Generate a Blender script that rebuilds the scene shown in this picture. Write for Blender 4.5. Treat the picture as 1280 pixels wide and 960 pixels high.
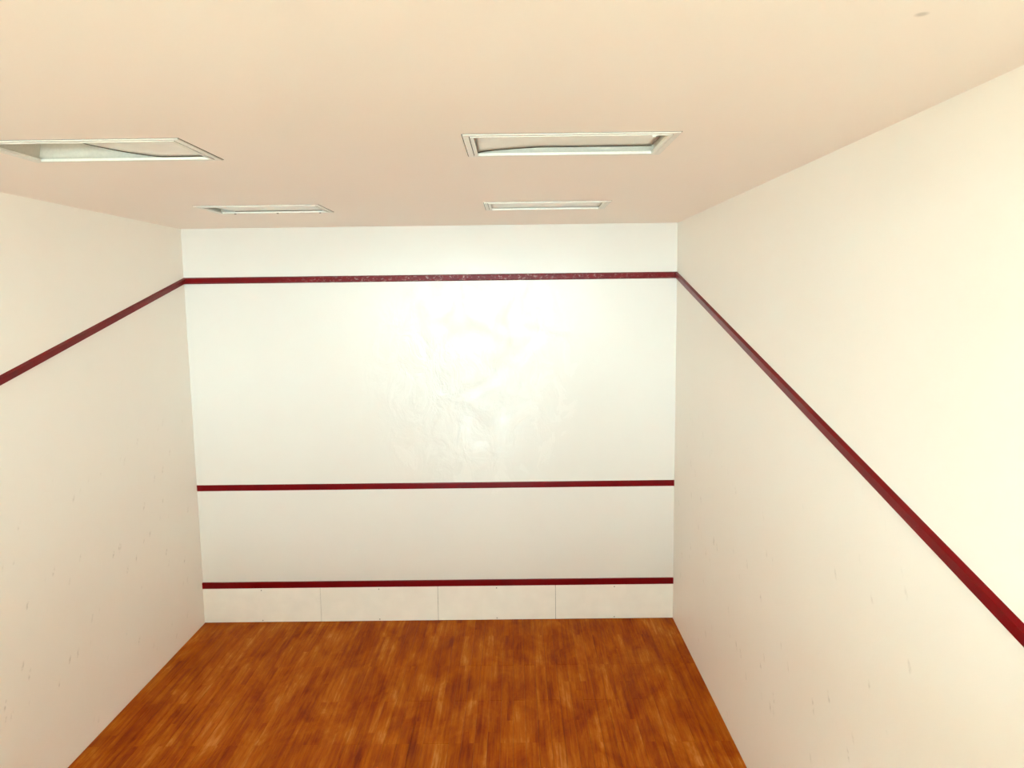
import bpy, bmesh, math, random
from mathutils import Matrix, Vector

# ---------------------------------------------------------------- scene basics
for o in list(bpy.data.objects):
    bpy.data.objects.remove(o, do_unlink=True)
S = bpy.context.scene
COL = S.collection
random.seed(7)

# court (metres): x across, front wall at y = 0, court runs towards -y
W, L, H = 6.4, 9.75, 5.30          # width, length, ceiling height
YL = -12.2                         # outer wall of the lobby under it
YB = -17.0                         # rear wall of the spectator gallery
OUT_Z, SERVICE_Z, TIN_Z, LINE = 4.594, 1.8385, 0.4864, 0.0836
SLOPE = 0.25                       # fall of the side lines per metre

# camera: held over the gallery parapet, looking slightly down
yaw, pit, rol, FPX = -0.0041, 0.1164, -0.0125, 926.66
right = Vector((math.cos(yaw), -math.sin(yaw), 0))
fwd = Vector((math.sin(yaw), math.cos(yaw), 0))
up = Vector((0, 0, 1))
f2 = math.cos(pit) * fwd - math.sin(pit) * up
u2 = math.sin(pit) * fwd + math.cos(pit) * up
r3 = math.cos(rol) * right + math.sin(rol) * u2
u3 = -math.sin(rol) * right + math.cos(rol) * u2
cd = bpy.data.cameras.new('camera')
cd.sensor_fit = 'HORIZONTAL'
cd.sensor_width = 36
cd.lens = FPX / 1280 * 36
cd.clip_start = 0.05
cam = bpy.data.objects.new('camera', cd)
COL.objects.link(cam)
m = Matrix((r3, u3, -f2)).transposed().to_4x4()
m.translation = Vector((4.2844, -9.7061, 4.3736))
cam.matrix_world = m
S.camera = cam

# daylight: an even overcast sky that enters through the gallery and lobby windows
world = bpy.data.worlds.new('overcast_sky')
S.world = world
world.use_nodes = True
bg = world.node_tree.nodes['Background']
bg.inputs['Color'].default_value = (0.715, 1.0, 1.06, 1)
bg.inputs['Strength'].default_value = 10.0
GAL = (0.15, 6.25, 2.95, 5.15)      # gallery window x0, x1, z0, z1
LOB = (0.3, 6.1, 0.12, 2.45)        # lobby window below it
DOOR = (2.55, 4.25, 0.0, 2.15)        # glazed door opening in the court's back wall
for nm, (x0, x1, z0, z1), yw in (('gallery_daylight', GAL, YB), ('lobby_daylight', LOB, YL)):
    ld = bpy.data.lights.new(nm, 'AREA')
    ld.shape = 'RECTANGLE'
    ld.size, ld.size_y = x1 - x0, z1 - z0
    ld.cycles.is_portal = True
    lo = bpy.data.objects.new(nm, ld)
    lo.location = ((x0 + x1) / 2, yw - 0.12, (z0 + z1) / 2)
    lo.rotation_euler = (math.radians(90), 0, 0)
    COL.objects.link(lo)

vs = S.view_settings
vs.view_transform = 'Standard'
vs.look = 'None'
vs.gamma = 1
vs.use_curve_mapping = False
vs.exposure = 2.05
S.cycles.max_bounces = 20            # white rooms live on many diffuse bounces
S.cycles.diffuse_bounces = 16


# ---------------------------------------------------------------- material helpers
class N:
    """small node-graph writer"""
    def __init__(self, name):
        self.mat = bpy.data.materials.new(name)
        self.mat.use_nodes = True
        self.t = self.mat.node_tree
        self.b = self.t.nodes['Principled BSDF']
        self.out = self.t.nodes['Material Output']

    def n(self, typ, props=None, **ins):
        nd = self.t.nodes.new(typ)
        for k, v in (props or {}).items():
            setattr(nd, k, v)
        for k, v in ins.items():
            self.put(nd.inputs[int(k[1:])] if k[0] == 'i' and k[1:].isdigit() else nd.inputs[k.replace('_', ' ')], v)
        return nd

    def put(self, sock, v):
        if isinstance(v, bpy.types.NodeSocket):
            self.t.links.new(v, sock)
        else:
            sock.default_value = v

    def pos(self):
        return self.n('ShaderNodeNewGeometry').outputs['Position']

    def math(self, op, a, b=0.0, c=0.0, clamp=False):
        return self.n('ShaderNodeMath', {'operation': op, 'use_clamp': clamp}, i0=a, i1=b, i2=c).outputs[0]

    def sep(self, v):
        return self.n('ShaderNodeSeparateXYZ', i0=v).outputs

    def comb(self, x, y, z):
        return self.n('ShaderNodeCombineXYZ', i0=x, i1=y, i2=z).outputs[0]

    def mapping(self, v, scale=(1, 1, 1), rot=(0, 0, 0), loc=(0, 0, 0)):
        return self.n('ShaderNodeMapping', Vector=v, Scale=scale, Rotation=rot, Location=loc).outputs[0]

    def noise(self, v, scale, detail=3.0, rough=0.5, dist=0.0):
        return self.n('ShaderNodeTexNoise', Vector=v, Scale=scale, Detail=detail, Roughness=rough,
                      Distortion=dist).outputs[0]

    def ramp(self, v, lo, hi, a=0.0, b=1.0):
        return self.n('ShaderNodeMapRange', {'clamp': True}, i0=v, i1=lo, i2=hi, i3=a, i4=b).outputs[0]

    def mix(self, fac, a, b):
        nd = self.t.nodes.new('ShaderNodeMix')
        nd.data_type = 'RGBA'
        self.put(nd.inputs[0], fac)
        self.put(nd.inputs[6], a)
        self.put(nd.inputs[7], b)
        return nd.outputs[2]

    def bump(self, h, strength, dist):
        return self.n('ShaderNodeBump', Strength=strength, Distance=dist, Height=h).outputs[0]

    def done(self, color=None, rough=None, normal=None, spec=None, metal=None):
        for k, v in (('Base Color', color), ('Roughness', rough), ('Normal', normal),
                     ('Specular IOR Level', spec), ('Metallic', metal)):
            if v is not None:
                self.put(self.b.inputs[k], v)
        return self.mat


def rgb(r, g, b):
    return (r, g, b, 1)


WALL = rgb(0.925, 0.885, 0.815)


def mat_side_wall():
    """rolled off-white paint with faint slanting ball marks low on the wall"""
    g = N('side_wall_paint')
    p = g.pos()
    x, y, z = g.sep(p)
    uv = g.comb(y, z, 0.0)
    blot = g.noise(p, 0.9, 4, 0.55)
    col = g.mix(g.ramp(blot, 0.35, 0.7), WALL, rgb(0.92, 0.87, 0.795))
    # ball marks: stretched voronoi cells, most of them dropped
    st = g.mapping(g.mapping(uv, (1, 1, 1), (0, 0, 0.45)), (10, 3.2, 1))
    vor = g.n('ShaderNodeTexVoronoi', Vector=st, Scale=1.0, Randomness=1.0)
    keep = g.math('GREATER_THAN', g.sep(vor.outputs['Color'])[0], 0.45)
    dot = g.ramp(vor.outputs['Distance'], 0.07, 0.19, 1.0, 0.0)
    low = g.math('MULTIPLY', g.ramp(z, 2.2, 3.3, 1.0, 0.0), g.ramp(z, 0.0, 0.5, 0.3, 1.0))
    brk = g.ramp(g.noise(p, 30, 2), 0.4, 0.6)
    mk = g.math('MULTIPLY', g.math('MULTIPLY', dot, keep), g.math('MULTIPLY', low, brk))
    col = g.mix(g.math('MULTIPLY', mk, 0.42), col, rgb(0.42, 0.38, 0.33))
    fine = g.noise(g.mapping(p, (1, 1, 0.45)), 95, 3, 0.6)
    big = g.noise(p, 3.0, 3)
    h = g.math('ADD', g.math('MULTIPLY', fine, 0.35), g.math('MULTIPLY', big, 1.0))
    return g.done(col, 0.48, g.bump(h, 0.25, 0.008), 0.35)


def mat_front_wall():
    """glossier repaired plaster: uneven trowelled relief in the middle of the wall"""
    g = N('front_wall_paint')
    p = g.pos()
    x, y, z = g.sep(p)
    blot = g.noise(p, 1.3, 5, 0.6)
    col = g.mix(g.ramp(blot, 0.35, 0.7), rgb(0.775, 0.73, 0.672), rgb(0.765, 0.715, 0.657))
    # worn patch where balls land: centre of the wall
    dx = g.math('MULTIPLY', g.math('SUBTRACT', x, 3.75), 0.62)
    dz = g.math('MULTIPLY', g.math('SUBTRACT', z, 3.3), 0.55)
    d = g.math('SQRT', g.math('ADD', g.math('MULTIPLY', dx, dx), g.math('MULTIPLY', dz, dz)))
    wear = g.ramp(d, 0.25, 1.05, 1.0, 0.0)
    trow = g.noise(g.mapping(p, (1.0, 1, 0.7)), 3.4, 6, 0.62, 0.9)
    fine = g.noise(p, 46, 3, 0.6)
    pit_ = g.n('ShaderNodeTexVoronoi', Vector=g.mapping(p, (1, 1, 1.3)), Scale=13.0).outputs['Distance']
    pit_ = g.ramp(pit_, 0.05, 0.22, 0.0, 1.0)
    h = g.math('ADD', g.math('MULTIPLY', trow, g.math('MULTIPLY_ADD', wear, 1.5, 0.10)),
               g.math('ADD', g.math('MULTIPLY', fine, 0.03), g.math('MULTIPLY', g.math('MULTIPLY', pit_, wear), 0.05)))
    rough = g.math('ADD', g.ramp(trow, 0.40, 0.60, -0.10, 0.20), 0.0)
    rough = g.math('ADD', g.math('MULTIPLY', rough, wear), g.math('MULTIPLY_ADD', fine, 0.05, 0.20))
    return g.done(col, rough, g.bump(h, 0.5, 0.020), 0.29)


def mat_ceiling():
    g = N('ceiling_paint')
    p = g.pos()
    blot = g.noise(p, 0.7, 4, 0.5)
    col = g.mix(g.ramp(blot, 0.35, 0.7), rgb(0.955, 0.87, 0.785), rgb(0.95, 0.858, 0.77))
    sp = g.n('ShaderNodeTexVoronoi', Vector=p, Scale=0.9)
    keep = g.math('GREATER_THAN', g.sep(sp.outputs['Color'])[1], 0.5)
    spot = g.math('MULTIPLY', g.ramp(sp.outputs['Distance'], 0.010, 0.025, 1.0, 0.0), keep)
    col = g.mix(g.math('MULTIPLY', spot, 0.45), col, rgb(0.4, 0.34, 0.28))
    h = g.math('ADD', g.math('MULTIPLY', g.noise(p, 60, 3), 0.2), g.noise(p, 2.0, 2))
    return g.done(col, 0.6, g.bump(h, 0.15, 0.008), 0.3)


def mat_red(name, worn):
    """dark red gloss line paint; the ball has chipped the front out line"""
    g = N(name)
    p = g.pos()
    x, y, z = g.sep(p)
    base = g.mix(g.ramp(g.noise(p, 5, 3), 0.3, 0.7), rgb(0.185, 0.0012, 0.003), rgb(0.15, 0.0010, 0.0025))
    chip = g.noise(g.mapping(p, (1, 1, 1.6)), 26, 5, 0.7)
    if worn:
        zone = g.math('MULTIPLY', g.ramp(x, 1.2, 2.6), g.ramp(x, 4.4, 5.8, 1.0, 0.25))
        f = g.math('MULTIPLY', g.ramp(chip, 0.55, 0.64), zone)
        base = g.mix(g.math('MULTIPLY', f, 0.55), base, rgb(0.62, 0.42, 0.38))
    else:
        base = g.mix(g.ramp(chip, 0.735, 0.75), base, rgb(0.65, 0.5, 0.45))
    h = g.math('ADD', g.math('MULTIPLY', chip, 0.6 if worn else 0.1), g.noise(p, 7, 2))
    return g.done(base, 0.30, g.bump(h, 0.4, 0.006), 0.14)


def mat_wood():
    """two-strip plank flooring, stained orange brown, worn through to paler wood in streaks"""
    g = N('stained_floor_wood')
    p = g.pos()
    x, y, z = g.sep(p)
    obr = g.n('ShaderNodeObjectInfo').outputs['Random']
    strip = g.math('FLOOR', g.math('DIVIDE', x, 0.064))
    rr = g.n('ShaderNodeTexWhiteNoise', {'noise_dimensions': '1D'}, i1=strip).outputs['Value']
    off = g.math('MULTIPLY', g.math('GREATER_THAN', rr, 0.62), 0.39)
    off = g.math('ADD', off, g.math('MULTIPLY', g.math('GREATER_THAN', rr, 0.85), 0.2))
    cell = g.math('FLOOR', g.math('DIVIDE', g.math('ADD', g.math('ADD', y, 1.28), off), 0.78))
    rnd = g.n('ShaderNodeTexWhiteNoise', {'noise_dimensions': '2D'}, i0=g.comb(strip, cell, 0)).outputs['Value']
    # neighbouring strips drift together in broad cloudy patches, long in y
    cloud = g.noise(g.mapping(p, (2.2, 0.9, 1)), 1.5, 6, 0.65, 0.5)
    streak = g.noise(g.mapping(g.comb(x, g.math('ADD', y, g.math('MULTIPLY', rnd, 1.2)), z), (17, 0.9, 1)), 1.3, 5, 0.65)
    grain = g.noise(g.mapping(p, (120, 3.5, 1)), 1.0, 4, 0.7)
    t = g.math('ADD', g.math('MULTIPLY', cloud, 1.15), g.math('MULTIPLY', streak, 0.95))
    t = g.math('ADD', t, g.math('MULTIPLY', rnd, 0.13))
    t = g.math('ADD', t, g.math('MULTIPLY', grain, 0.30))
    t = g.math('ADD', t, g.math('MULTIPLY', obr, 0.06))
    cr = g.t.nodes.new('ShaderNodeValToRGB')
    e = cr.color_ramp.elements
    e[0].color = rgb(0.20, 0.024, 0.0008)
    e[1].color = rgb(0.60, 0.225, 0.048)
    tt = g.ramp(t, 0.95, 1.66)
    e[0].position = 0.05
    e[1].position = 0.95
    for q, c in ((0.30, rgb(0.30, 0.050, 0.0010)), (0.52, rgb(0.39, 0.086, 0.0012)), (0.72, rgb(0.47, 0.130, 0.006))):
        k = e.new(q)
        k.color = c
    g.t.links.new(tt, cr.inputs[0])
    h = g.math('ADD', g.math('MULTIPLY', grain, 0.4), g.math('MULTIPLY', streak, 0.6))
    return g.done(cr.outputs[0], g.ramp(streak, 0.3, 0.7, 0.42, 0.58), g.bump(h, 0.15, 0.003), 0.06)


def mat_plain(name, c, rough=0.5, spec=0.4, grain=60, amt=0.08, metal=0.0):
    g = N(name)
    p = g.pos()
    v = g.noise(p, grain, 3)
    dark = rgb(c[0] * (1 - amt), c[1] * (1 - amt), c[2] * (1 - amt))
    return g.done(g.mix(g.ramp(v, 0.3, 0.7), rgb(*c), dark), rough, g.bump(v, 0.05, 0.002), spec, metal)


def mat_pane():
    g = N('window_glass')
    tr = g.n('ShaderNodeBsdfTransparent')
    gl = g.n('ShaderNodeBsdfGlossy', Roughness=0.02)
    wob = g.noise(g.pos(), 3, 2)
    mx = g.n('ShaderNodeMixShader', i0=g.ramp(wob, 0, 1, 0.05, 0.07))
    g.t.links.new(tr.outputs[0], mx.inputs[1])
    g.t.links.new(gl.outputs[0], mx.inputs[2])
    g.t.links.new(mx.outputs[0], g.out.inputs[0])
    return g.mat


M = {
    'side': mat_side_wall(), 'front': mat_front_wall(), 'ceil': mat_ceiling(),
    'red_worn': mat_red('chipped_red_gloss', True), 'red': mat_red('red_gloss', False),
    'wood': mat_wood(),
    'panel': mat_plain('tin_panel_paint', (0.92, 0.875, 0.79), 0.42, 0.4, 5, 0.05),
    'frame': mat_plain('white_enamel', (0.86, 0.83, 0.75), 0.35, 0.5),
    'housing': mat_plain('housing_enamel', (0.62, 0.57, 0.49), 0.5, 0.4),
    'lens': mat_plain('frosted_acrylic', (0.92, 0.90, 0.83), 0.35, 0.5, 9, 0.06),
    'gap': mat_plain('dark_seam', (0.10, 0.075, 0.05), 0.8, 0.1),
    'screw': mat_plain('dull_steel', (0.32, 0.29, 0.25), 0.45, 0.5, 200, 0.2, 0.7),
    'screed': mat_plain('pale_terrazzo', (0.62, 0.58, 0.52), 0.85, 0.2, 12, 0.2),
    'joinery': mat_plain('grey_joinery', (0.42, 0.42, 0.40), 0.4, 0.4),
    'pane': mat_pane(),
}


# ---------------------------------------------------------------- mesh helpers
def obj(name, bm, mat, parent=None):
    bmesh.ops.recalc_face_normals(bm, faces=bm.faces)
    me = bpy.data.meshes.new(name)
    bm.to_mesh(me)
    bm.free()
    me.materials.append(M[mat])
    o = bpy.data.objects.new(name, me)
    COL.objects.link(o)
    if parent:
        o.parent = parent
    return o


def tag(o, label, cat=None, kind=None, group=None):
    o['label'] = label
    if cat:
        o['category'] = cat
    if kind:
        o['kind'] = kind
    if group:
        o['group'] = group
    return o


def box(bm, x0, x1, y0, y1, z0, z1):
    v = [bm.verts.new(c) for c in ((x0, y0, z0), (x1, y0, z0), (x1, y1, z0), (x0, y1, z0),
                                   (x0, y0, z1), (x1, y0, z1), (x1, y1, z1), (x0, y1, z1))]
    for f in ((0, 3, 2, 1), (4, 5, 6, 7), (0, 1, 5, 4), (1, 2, 6, 5), (2, 3, 7, 6), (3, 0, 4, 7)):
        bm.faces.new([v[i] for i in f])


def boxes(name, lst, mat, parent=None, bevel=0.0):
    bm = bmesh.new()
    for b in lst:
        box(bm, *b)
    if bevel:
        bmesh.ops.bevel(bm, geom=list(bm.edges), offset=bevel, segments=2, affect='EDGES', profile=0.6)
    return obj(name, bm, mat, parent)


def sweep(name, rings, mat, parent=None):
    """closed profile swept through a list of rings of 3-D points"""
    bm = bmesh.new()
    vs_ = [[bm.verts.new(p) for p in r] for r in rings]
    n = len(rings[0])
    for a, b in zip(vs_, vs_[1:]):
        for i in range(n):
            j = (i + 1) % n
            bm.faces.new((a[i], a[j], b[j], b[i]))
    bm.faces.new(vs_[0])
    bm.faces.new(vs_[-1])
    return obj(name, bm, mat, parent)


def wall_with_holes(name, axis_x, axis_z, holes, y0, y1, mat, parent=None):
    """a wall slab across x, pierced by rectangles, made as one skin of cells"""
    xs = sorted(set(list(axis_x) + [h[0] for h in holes] + [h[1] for h in holes]))
    zs = sorted(set(list(axis_z) + [h[2] for h in holes] + [h[3] for h in holes]))
    lst = []
    for a, b in zip(xs, xs[1:]):
        for c, d in zip(zs, zs[1:]):
            mx, mz = (a + b) / 2, (c + d) / 2
            if not any(h[0] < mx < h[1] and h[2] < mz < h[3] for h in holes):
                lst.append((a, b, y0, y1, c, d))
    bm = bmesh.new()
    for b in lst:
        box(bm, *b)
    bmesh.ops.remove_doubles(bm, verts=bm.verts, dist=1e-5)
    # drop the inner faces shared by two cells
    seen = {}
    for f in bm.faces:
        seen.setdefault(tuple(round(c, 4) for c in f.calc_center_median()), []).append(f)
    dead = [f for fs in seen.values() if len(fs) > 1 for f in fs]
    bmesh.ops.delete(bm, geom=dead, context='FACES')
    return obj(name, bm, mat, parent)


# ---------------------------------------------------------------- room shell
T = 0.2
wf = boxes('wall_front', [(-T, W + T, 0.0, T, -0.05, H + T)], 'front')
tag(wf, 'glossy white front wall of the squash court with patchy uneven plaster', 'wall', 'structure')
wl = boxes('wall_left', [(-T, 0.0, YB - T, 0.0, -0.05, H + T)], 'side')
tag(wl, 'cream painted side wall whose red line falls away from the left corner', 'wall', 'structure')
wr = boxes('wall_right', [(W, W + T, YB - T, 0.0, -0.05, H + T)], 'side')
tag(wr, 'cream painted side wall with slanting ball marks below its red line', 'wall', 'structure')

# ceiling with four recesses for the light fittings
LX = ((1.15, 2.375), (4.00, 5.25))
LY = ((-5.345, -4.685), (-2.30, -1.66))
holes = [(x0 + 0.03, x1 - 0.03, y0 + 0.03, y1 - 0.03) for x0, x1 in LX for y0, y1 in LY]
xs = sorted({-0.1, W + 0.1} | {h[0] for h in holes} | {h[1] for h in holes})
ys = sorted({YB - 0.1, 0.1} | {h[2] for h in holes} | {h[3] for h in holes})
bm = bmesh.new()
for a, b in zip(xs, xs[1:]):
    for c, d in zip(ys, ys[1:]):
        if not any(h[0] < (a + b) / 2 < h[1] and h[2] < (c + d) / 2 < h[3] for h in holes):
            box(bm, a, b, c, d, H, H + 0.05)
bmesh.ops.remove_doubles(bm, verts=bm.verts, dist=1e-5)
seen = {}
for f in bm.faces:
    seen.setdefault(tuple(round(c, 4) for c in f.calc_center_median()), []).append(f)
bmesh.ops.delete(bm, geom=[f for fs in seen.values() if len(fs) > 1 for f in fs], context='FACES')
ce = obj('ceiling', bm, 'ceil')
tag(ce, 'flat peach-tinted ceiling with four recessed light fittings', 'ceiling', 'structure')

# court back wall and parapet under the camera, gallery slab, rear wall with windows
wb = wall_with_holes('wall_back', (0, W), (-0.05, 3.12), [DOOR], -L - T, -L, 'side')
tag(wb, 'court back wall with a glazed door, its top the gallery parapet', 'wall', 'structure')
wg = wall_with_holes('wall_rear', (0, W), (2.55, H + 0.05), [GAL], YB - T, YB, 'side')
tag(wg, 'rear wall of the gallery pierced by a wide window', 'wall', 'structure')
wo = wall_with_holes('wall_lobby', (0, W), (-0.05, 2.55), [LOB], YL - T, YL, 'side')
tag(wo, 'outer wall of the lobby under the gallery, with a wide window', 'wall', 'structure')
bmn = boxes('shade_beam', [(0, W, -L - T, -L, 4.86, H)], 'ceil')  # added out of view to block window light from near ceiling and walls
tag(bmn, 'unseen beam added above the gallery parapet to shade the near ceiling', 'beam', 'structure')
gs = boxes('floor_gallery', [(0, W, YB, -L - T, 2.55, 2.75)], 'screed')
tag(gs, 'concrete gallery floor behind the parapet', 'floor', 'structure')
fl = boxes('floor_lobby', [(0, W, YL, -L - T, -0.10, -0.002)], 'screed')
tag(fl, 'concrete lobby floor outside the court door', 'floor', 'structure')


def window(name, rect, nx, label, yw):
    x0, x1, z0, z1 = rect
    e = bpy.data.objects.new(name, None)
    COL.objects.link(e)
    e.location = ((x0 + x1) / 2, yw - 0.1, z0)
    tag(e, label, 'window', 'structure')
    cx, cy, cz = e.location
    fw = 0.05
    def loc(b):
        return (b[0] - cx, b[1] - cx, b[2] - cy, b[3] - cy, b[4] - cz, b[5] - cz)
    ya, yb = yw - 0.13, yw - 0.07
    boxes('window_frame', [loc(b) for b in ((x0, x1, ya, yb, z0, z0 + fw), (x0, x1, ya, yb, z1 - fw, z1),
                                            (x0, x0 + fw, ya, yb, z0 + fw, z1 - fw),
                                            (x1 - fw, x1, ya, yb, z0 + fw, z1 - fw))], 'joinery', e)
    step = (x1 - x0) / nx
    for i in range(nx):
        a, b = x0 + i * step, x0 + (i + 1) * step
        if i:
            boxes('mullion', [loc((a - 0.025, a + 0.025, ya, yb, z0 + fw, z1 - fw))], 'joinery', e)
        boxes('pane', [loc((a + 0.028, b - 0.028, yw - 0.103, yw - 0.097, z0 + fw, z1 - fw))], 'pane', e)
    return e


window('window_1', GAL, 5, 'wide gallery window in five panes above the lobby', YB)
window('window_2', LOB, 3, 'lobby window in three panes under the gallery', YL)
d = bpy.data.objects.new('door_1', None)
COL.objects.link(d)
d.location = (DOOR[0], -L - 0.1, 0)
tag(d, 'glazed grey framed door in the court back wall', 'door', 'structure')
dw, dh = DOOR[1] - DOOR[0], DOOR[3] - 0.005
lw_ = dw / 2
for i in range(2):
    q = i * lw_
    st_ = [(q + 0.004, q + 0.08, -0.02, 0.02, 0.004, dh), (q + lw_ - 0.08, q + lw_ - 0.004, -0.02, 0.02, 0.004, dh),
           (q + 0.08, q + lw_ - 0.08, -0.02, 0.02, 0.004, 0.14), (q + 0.08, q + lw_ - 0.08, -0.02, 0.02, dh - 0.09, dh)]
    leaf = boxes('door_leaf', st_, 'joinery', d)
    boxes('pane', [(q + 0.078, q + lw_ - 0.078, -0.004, 0.004, 0.138, dh - 0.088)], 'pane', leaf)
    hx = q + (lw_ - 0.06 if i == 0 else 0.03)
    boxes('door_handle', [(hx, hx + 0.03, 0.02, 0.032, 0.95, 1.15)], 'screw', leaf, 0.004)

# ---------------------------------------------------------------- floor of single planks
fs = boxes('floor', [(0, W, -L, 0, -0.12, -0.020)], 'gap')
tag(fs, 'orange-brown stained plank floor with pale worn streaks', 'floor', 'structure')
PW, ST = 0.128, 0.78


def plank_mesh():
    """one metre of two-strip plank: chamfered long edges and a fine groove between the strips"""
    w = PW - 0.0012
    c = 0.0016
    prof = [(0, -0.020), (w, -0.020), (w, -c), (w - c, 0), (w / 2 + c * .7, 0), (w / 2, -c * .6),
            (w / 2 - c * .7, 0), (c, 0), (0, -c)]
    bm = bmesh.new()
    r = [[bm.verts.new((px, yy, pz)) for px, pz in prof] for yy in (0.0, 0.9992)]
    n = len(prof)
    for i in range(n):
        j = (i + 1) % n
        bm.faces.new((r[0][i], r[0][j], r[1][j], r[1][i]))
    bm.faces.new(r[0])
    bm.faces.new(r[1])
    bmesh.ops.recalc_face_normals(bm, faces=bm.faces)
    me = bpy.data.meshes.new('plank')
    bm.to_mesh(me)
    bm.free()
    me.materials.append(M['wood'])
    return me


pm = plank_mesh()
for i in range(int(round(W / PW))):
    y = 0.0
    cuts = [0.0]
    k = random.choice((1.28, 1.28 + ST, 1.28 + 2 * ST, 1.28, 1.28 + ST))
    while k < L - 0.4:
        cuts.append(k)
        k += ST * random.choice((3, 3, 4))
    cuts.append(L)
    for a, b in zip(cuts, cuts[1:]):
        o = bpy.data.objects.new('plank', pm)
        o.location = (i * PW + 0.0006, -b + 0.0004, -0.0001 - random.random() * 0.0004)
        o.scale = (1, b - a, 1)
        o.parent = fs
        COL.objects.link(o)

# ---------------------------------------------------------------- court lines and tin
# front out line: raised moulding with sloping faces
PR = 0.028


def front_profile(x, z0, z1, pr):
    e = 0.014
    return [(x, 0.0, z0), (x, -pr, z0 + e), (x, -pr, z1 - e), (x, 0.0, z1)]


nseg = 1
t1 = sweep('trim_1', [front_profile(x, OUT_Z, OUT_Z + LINE, PR) for x in (0.0, W)], 'red_worn')
tag(t1, 'raised dark red out line across the front wall, chipped by balls', 'court line', 'structure')
t2 = sweep('trim_2', [front_profile(x, SERVICE_Z, SERVICE_Z + LINE, 0.003) for x in (0.0, W)], 'red')
tag(t2, 'flat dark red service line across the middle of the front wall', 'court line', 'structure')


def side_line(name, xw, s, label):
    """sloping raised moulding along a side wall; s = direction into the court"""
    rings = []
    for y in (-0.0, -L):
        z0 = OUT_Z + SLOPE * y
        z1 = z0 + LINE
        e = 0.014
        rings.append([(xw, y, z0), (xw + s * PR, y, z0 + e), (xw + s * PR, y, z1 - e), (xw, y, z1)])
    o = sweep(name, rings, 'red')
    return tag(o, label, 'court line', 'structure')


side_line('trim_3', 0.0, 1, 'raised dark red line sloping down the left side wall from the front corner')
side_line('trim_4', W, -1, 'raised dark red line sloping down the right side wall, glinting near the corner')

tin = boxes('baseboard_front', [(0.0, W, -0.012, -0.0, 0.0, TIN_Z)], 'gap')
tag(tin, 'low white tin board in four panels along the foot of the front wall', 'tin board', 'structure')
pwid = W / 4
bm = bmesh.new()
box(bm, 0.0022, pwid - 0.0022, -0.026, -0.012, 0.006, TIN_Z - 0.001)
bmesh.ops.bevel(bm, geom=list(bm.edges), offset=0.0018, segments=2, affect='EDGES')
p0 = obj('panel', bm, 'panel', tin)


def screw_mesh():
    bm = bmesh.new()
    rings = []
    for rad, yy in ((0.008, 0.0), (0.008, -0.0015), (0.005, -0.003)):
        rings.append([bm.verts.new((rad * math.cos(a * math.pi / 4), yy, rad * math.sin(a * math.pi / 4)))
                      for a in range(8)])
    for a, b in zip(rings, rings[1:]):
        for i in range(8):
            j = (i + 1) % 8
            bm.faces.new((a[i], a[j], b[j], b[i]))
    bm.faces.new(rings[-1])
    bmesh.ops.recalc_face_normals(bm, faces=bm.faces)
    me = bpy.data.meshes.new('screw')
    bm.to_mesh(me)
    bm.free()
    me.materials.append(M['screw'])
    return me


sm = screw_mesh()
for i in range(4):
    p = p0 if i == 0 else p0.copy()
    if i:
        COL.objects.link(p)
        p.parent = tin
    p.location = (i * pwid, 0, 0)
    for zz in (0.03, TIN_Z - 0.03):
        s = bpy.data.objects.new('screw', sm)
        s.location = (pwid / 2, -0.026, zz)
        s.parent = p
        COL.objects.link(s)
ts = boxes('top_strip', [(0.0, W, -0.030, -0.0, TIN_Z, TIN_Z + LINE)], 'red', tin, 0.004)
ts['label'] = 'dark red batten along the top of the tin'


# ---------------------------------------------------------------- recessed light fittings
def ring(name, x0, x1, y0, y1, w, z0, z1, mat, parent, bev=0.002):
    """mitred rectangular frame"""
    bm = bmesh.new()
    o = [(x0, y0), (x1, y0), (x1, y1), (x0, y1)]
    i = [(x0 + w, y0 + w), (x1 - w, y0 + w), (x1 - w, y1 - w), (x0 + w, y1 - w)]
    V = {}
    for k, z in (('b', z0), ('t', z1)):
        V['o' + k] = [bm.verts.new((a, b, z)) for a, b in o]
        V['i' + k] = [bm.verts.new((a, b, z)) for a, b in i]
    for k in range(4):
        j = (k + 1) % 4
        bm.faces.new((V['ob'][k], V['ob'][j], V['ib'][j], V['ib'][k]))
        bm.faces.new((V['ot'][k], V['it'][k], V['it'][j], V['ot'][j]))
        bm.faces.new((V['ob'][k], V['ot'][k], V['ot'][j], V['ob'][j]))
        bm.faces.new((V['ib'][k], V['ib'][j], V['it'][j], V['it'][k]))
    return obj(name, bm, mat, parent)


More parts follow.
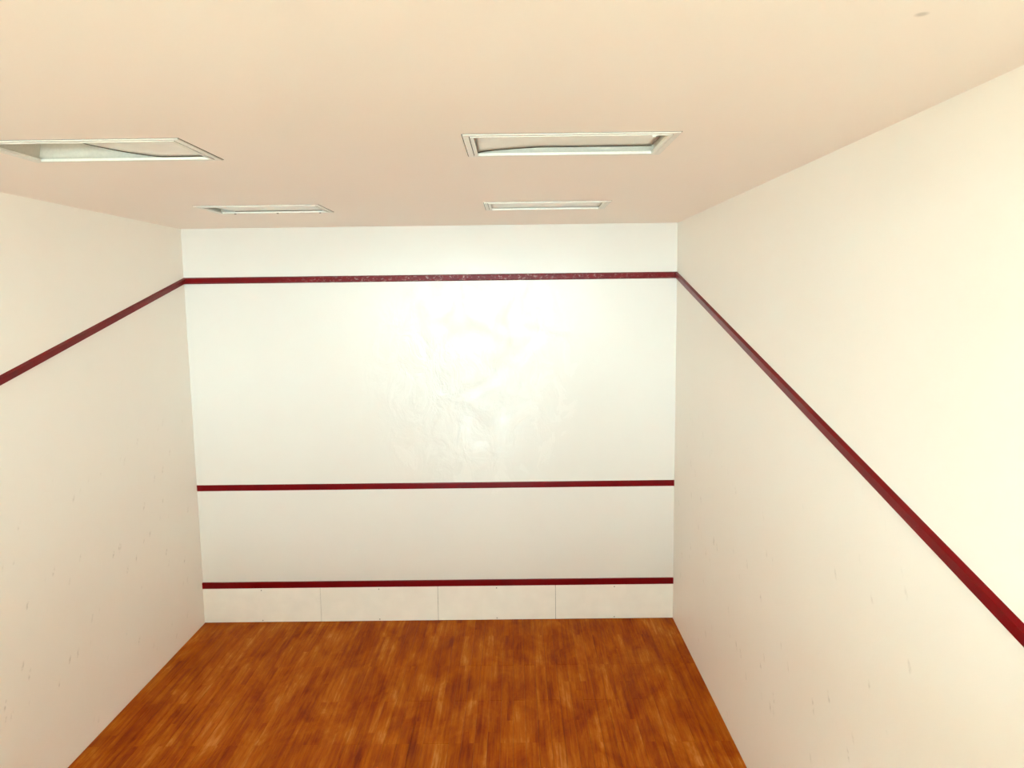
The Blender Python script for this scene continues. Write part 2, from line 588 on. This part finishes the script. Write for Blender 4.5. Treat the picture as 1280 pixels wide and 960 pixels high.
def light(x0, x1, y0, y1, label, lens_z, near_pull=lambda u: 0.0, end_pull=(0.0, 0.0), dots=(), clip=None, gap_line=True):
    """fitting with flange, hinged inner frame, housing and a warped lens sheet.
    lens_z(u, v): height of the sheet above the ceiling plane, u along x, v from near to far edge"""
    e = bpy.data.objects.new('ceiling_light', None)
    COL.objects.link(e)
    cx, cy = (x0 + x1) / 2, (y0 + y1) / 2
    e.location = (cx, cy, H)
    tag(e, label, 'light', None, 'recessed ceiling lights')
    a, b = (x1 - x0) / 2, (y1 - y0) / 2
    ring('flange', -a, a, -b, b, 0.034, -0.007, 0.0, 'frame', e)
    g = 0.040                                     # hinged frame leaves a dark gap inside the flange
    ring('inner_frame', -a + g, a - g, -b + g, b - g, 0.022, -0.010, 0.006, 'frame', e)
    ring('gap_shade', -a + 0.034, a - 0.034, -b + 0.034, b - 0.034, 0.006, -0.003, 0.0, 'gap', e)  # dark ring painting the shade inside the flange gap
    ring('edge_shade', -a - 0.006, a + 0.006, -b - 0.003, b + 0.006, 0.006, -0.0015, 0.0, 'gap', e)  # thin dark ring standing in for the shadow line around the flange
    # housing: open tray with sloping sides and a flat back
    bm = bmesh.new()
    lo = [(-a + 0.031, -b + 0.031), (a - 0.031, -b + 0.031), (a - 0.031, b - 0.031), (-a + 0.031, b - 0.031)]
    hi = [(-a + 0.08, -b + 0.06), (a - 0.08, -b + 0.06), (a - 0.08, b - 0.06), (-a + 0.08, b - 0.06)]
    v0 = [bm.verts.new((p[0], p[1], 0.001)) for p in lo]
    v1 = [bm.verts.new((p[0], p[1], 0.17)) for p in hi]
    v2 = [bm.verts.new((p[0] * 1.02, p[1] * 1.02, 0.19)) for p in lo]
    for k in range(4):
        j = (k + 1) % 4
        bm.faces.new((v0[k], v0[j], v1[j], v1[k]))
        bm.faces.new((v0[k], v2[k], v2[j], v0[j]))
    bm.faces.new(v1)
    bm.faces.new(v2)
    obj('housing', bm, 'housing', e)
    # warped lens
    nx, ny = 28, 8
    ix, iy = a - g - 0.020, b - g - 0.020
    bm = bmesh.new()
    rows = []
    for th in (0.0, 0.003):
        gr = []
        for i in range(nx + 1):
            u = i / nx
            col = []
            for j in range(ny + 1):
                v = j / ny
                yn, yf = -iy + near_pull(u), iy
                xl, xr = -ix + end_pull[0] * (1 - v) + end_pull[1] * v, ix
                col.append(bm.verts.new((xl + (xr - xl) * u, yn + (yf - yn) * v, lens_z(u, v) + th)))
            gr.append(col)
        rows.append(gr)
    for th in (0, 1):
        for i in range(nx):
            for j in range(ny):
                q = rows[th]
                bm.faces.new((q[i][j], q[i + 1][j], q[i + 1][j + 1], q[i][j + 1]))
    A, B = rows
    for i in range(nx):
        bm.faces.new((A[i][0], A[i + 1][0], B[i + 1][0], B[i][0]))
        bm.faces.new((A[i][ny], A[i + 1][ny], B[i + 1][ny], B[i][ny]))
    for j in range(ny):
        bm.faces.new((A[0][j], A[0][j + 1], B[0][j + 1], B[0][j]))
        bm.faces.new((A[nx][j], A[nx][j + 1], B[nx][j + 1], B[nx][j]))
    ln = obj('lens', bm, 'lens', e)
    for pl in ln.data.polygons:
        pl.use_smooth = True
    # dark strip painted in for the shaded gap at the sheet's far edge
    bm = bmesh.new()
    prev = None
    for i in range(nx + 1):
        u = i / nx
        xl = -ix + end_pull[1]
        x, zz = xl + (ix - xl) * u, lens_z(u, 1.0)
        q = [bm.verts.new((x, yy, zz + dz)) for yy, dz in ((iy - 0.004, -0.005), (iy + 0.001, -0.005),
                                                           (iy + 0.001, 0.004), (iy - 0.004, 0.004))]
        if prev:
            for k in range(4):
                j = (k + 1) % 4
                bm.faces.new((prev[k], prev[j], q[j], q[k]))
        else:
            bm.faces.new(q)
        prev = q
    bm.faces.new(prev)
    if gap_line:
        obj('lens_gap_shade', bm, 'gap', e)
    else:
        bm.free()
    for dx in dots:
        boxes('catch', [(dx - 0.010, dx + 0.010, b - g - 0.012, b - g + 0.004, -0.016, -0.010)], 'gap', e, 0.002)
    if clip is not None:
        boxes('spring_clip', [(clip - 0.010, clip + 0.010, -b + 0.050, -b + 0.064, -0.018, -0.008)], 'frame', e, 0.003)
    return e


def curl(u, v):
    s = max(0.0, 0.72 - u) / 0.55
    return 0.014 + min(0.125, 0.115 * s ** 1.35)


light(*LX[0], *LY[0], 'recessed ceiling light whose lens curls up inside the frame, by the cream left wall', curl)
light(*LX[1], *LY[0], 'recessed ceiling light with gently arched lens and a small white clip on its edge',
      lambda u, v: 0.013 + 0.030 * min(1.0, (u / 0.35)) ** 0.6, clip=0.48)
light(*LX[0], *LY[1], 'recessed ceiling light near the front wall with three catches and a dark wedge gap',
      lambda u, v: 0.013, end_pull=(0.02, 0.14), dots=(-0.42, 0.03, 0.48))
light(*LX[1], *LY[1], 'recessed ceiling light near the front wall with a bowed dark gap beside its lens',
      lambda u, v: 0.013, near_pull=lambda u: 0.16 * max(0.0, math.sin(math.pi * min(1, max(0, (u - .1) / .78)))), gap_line=False)
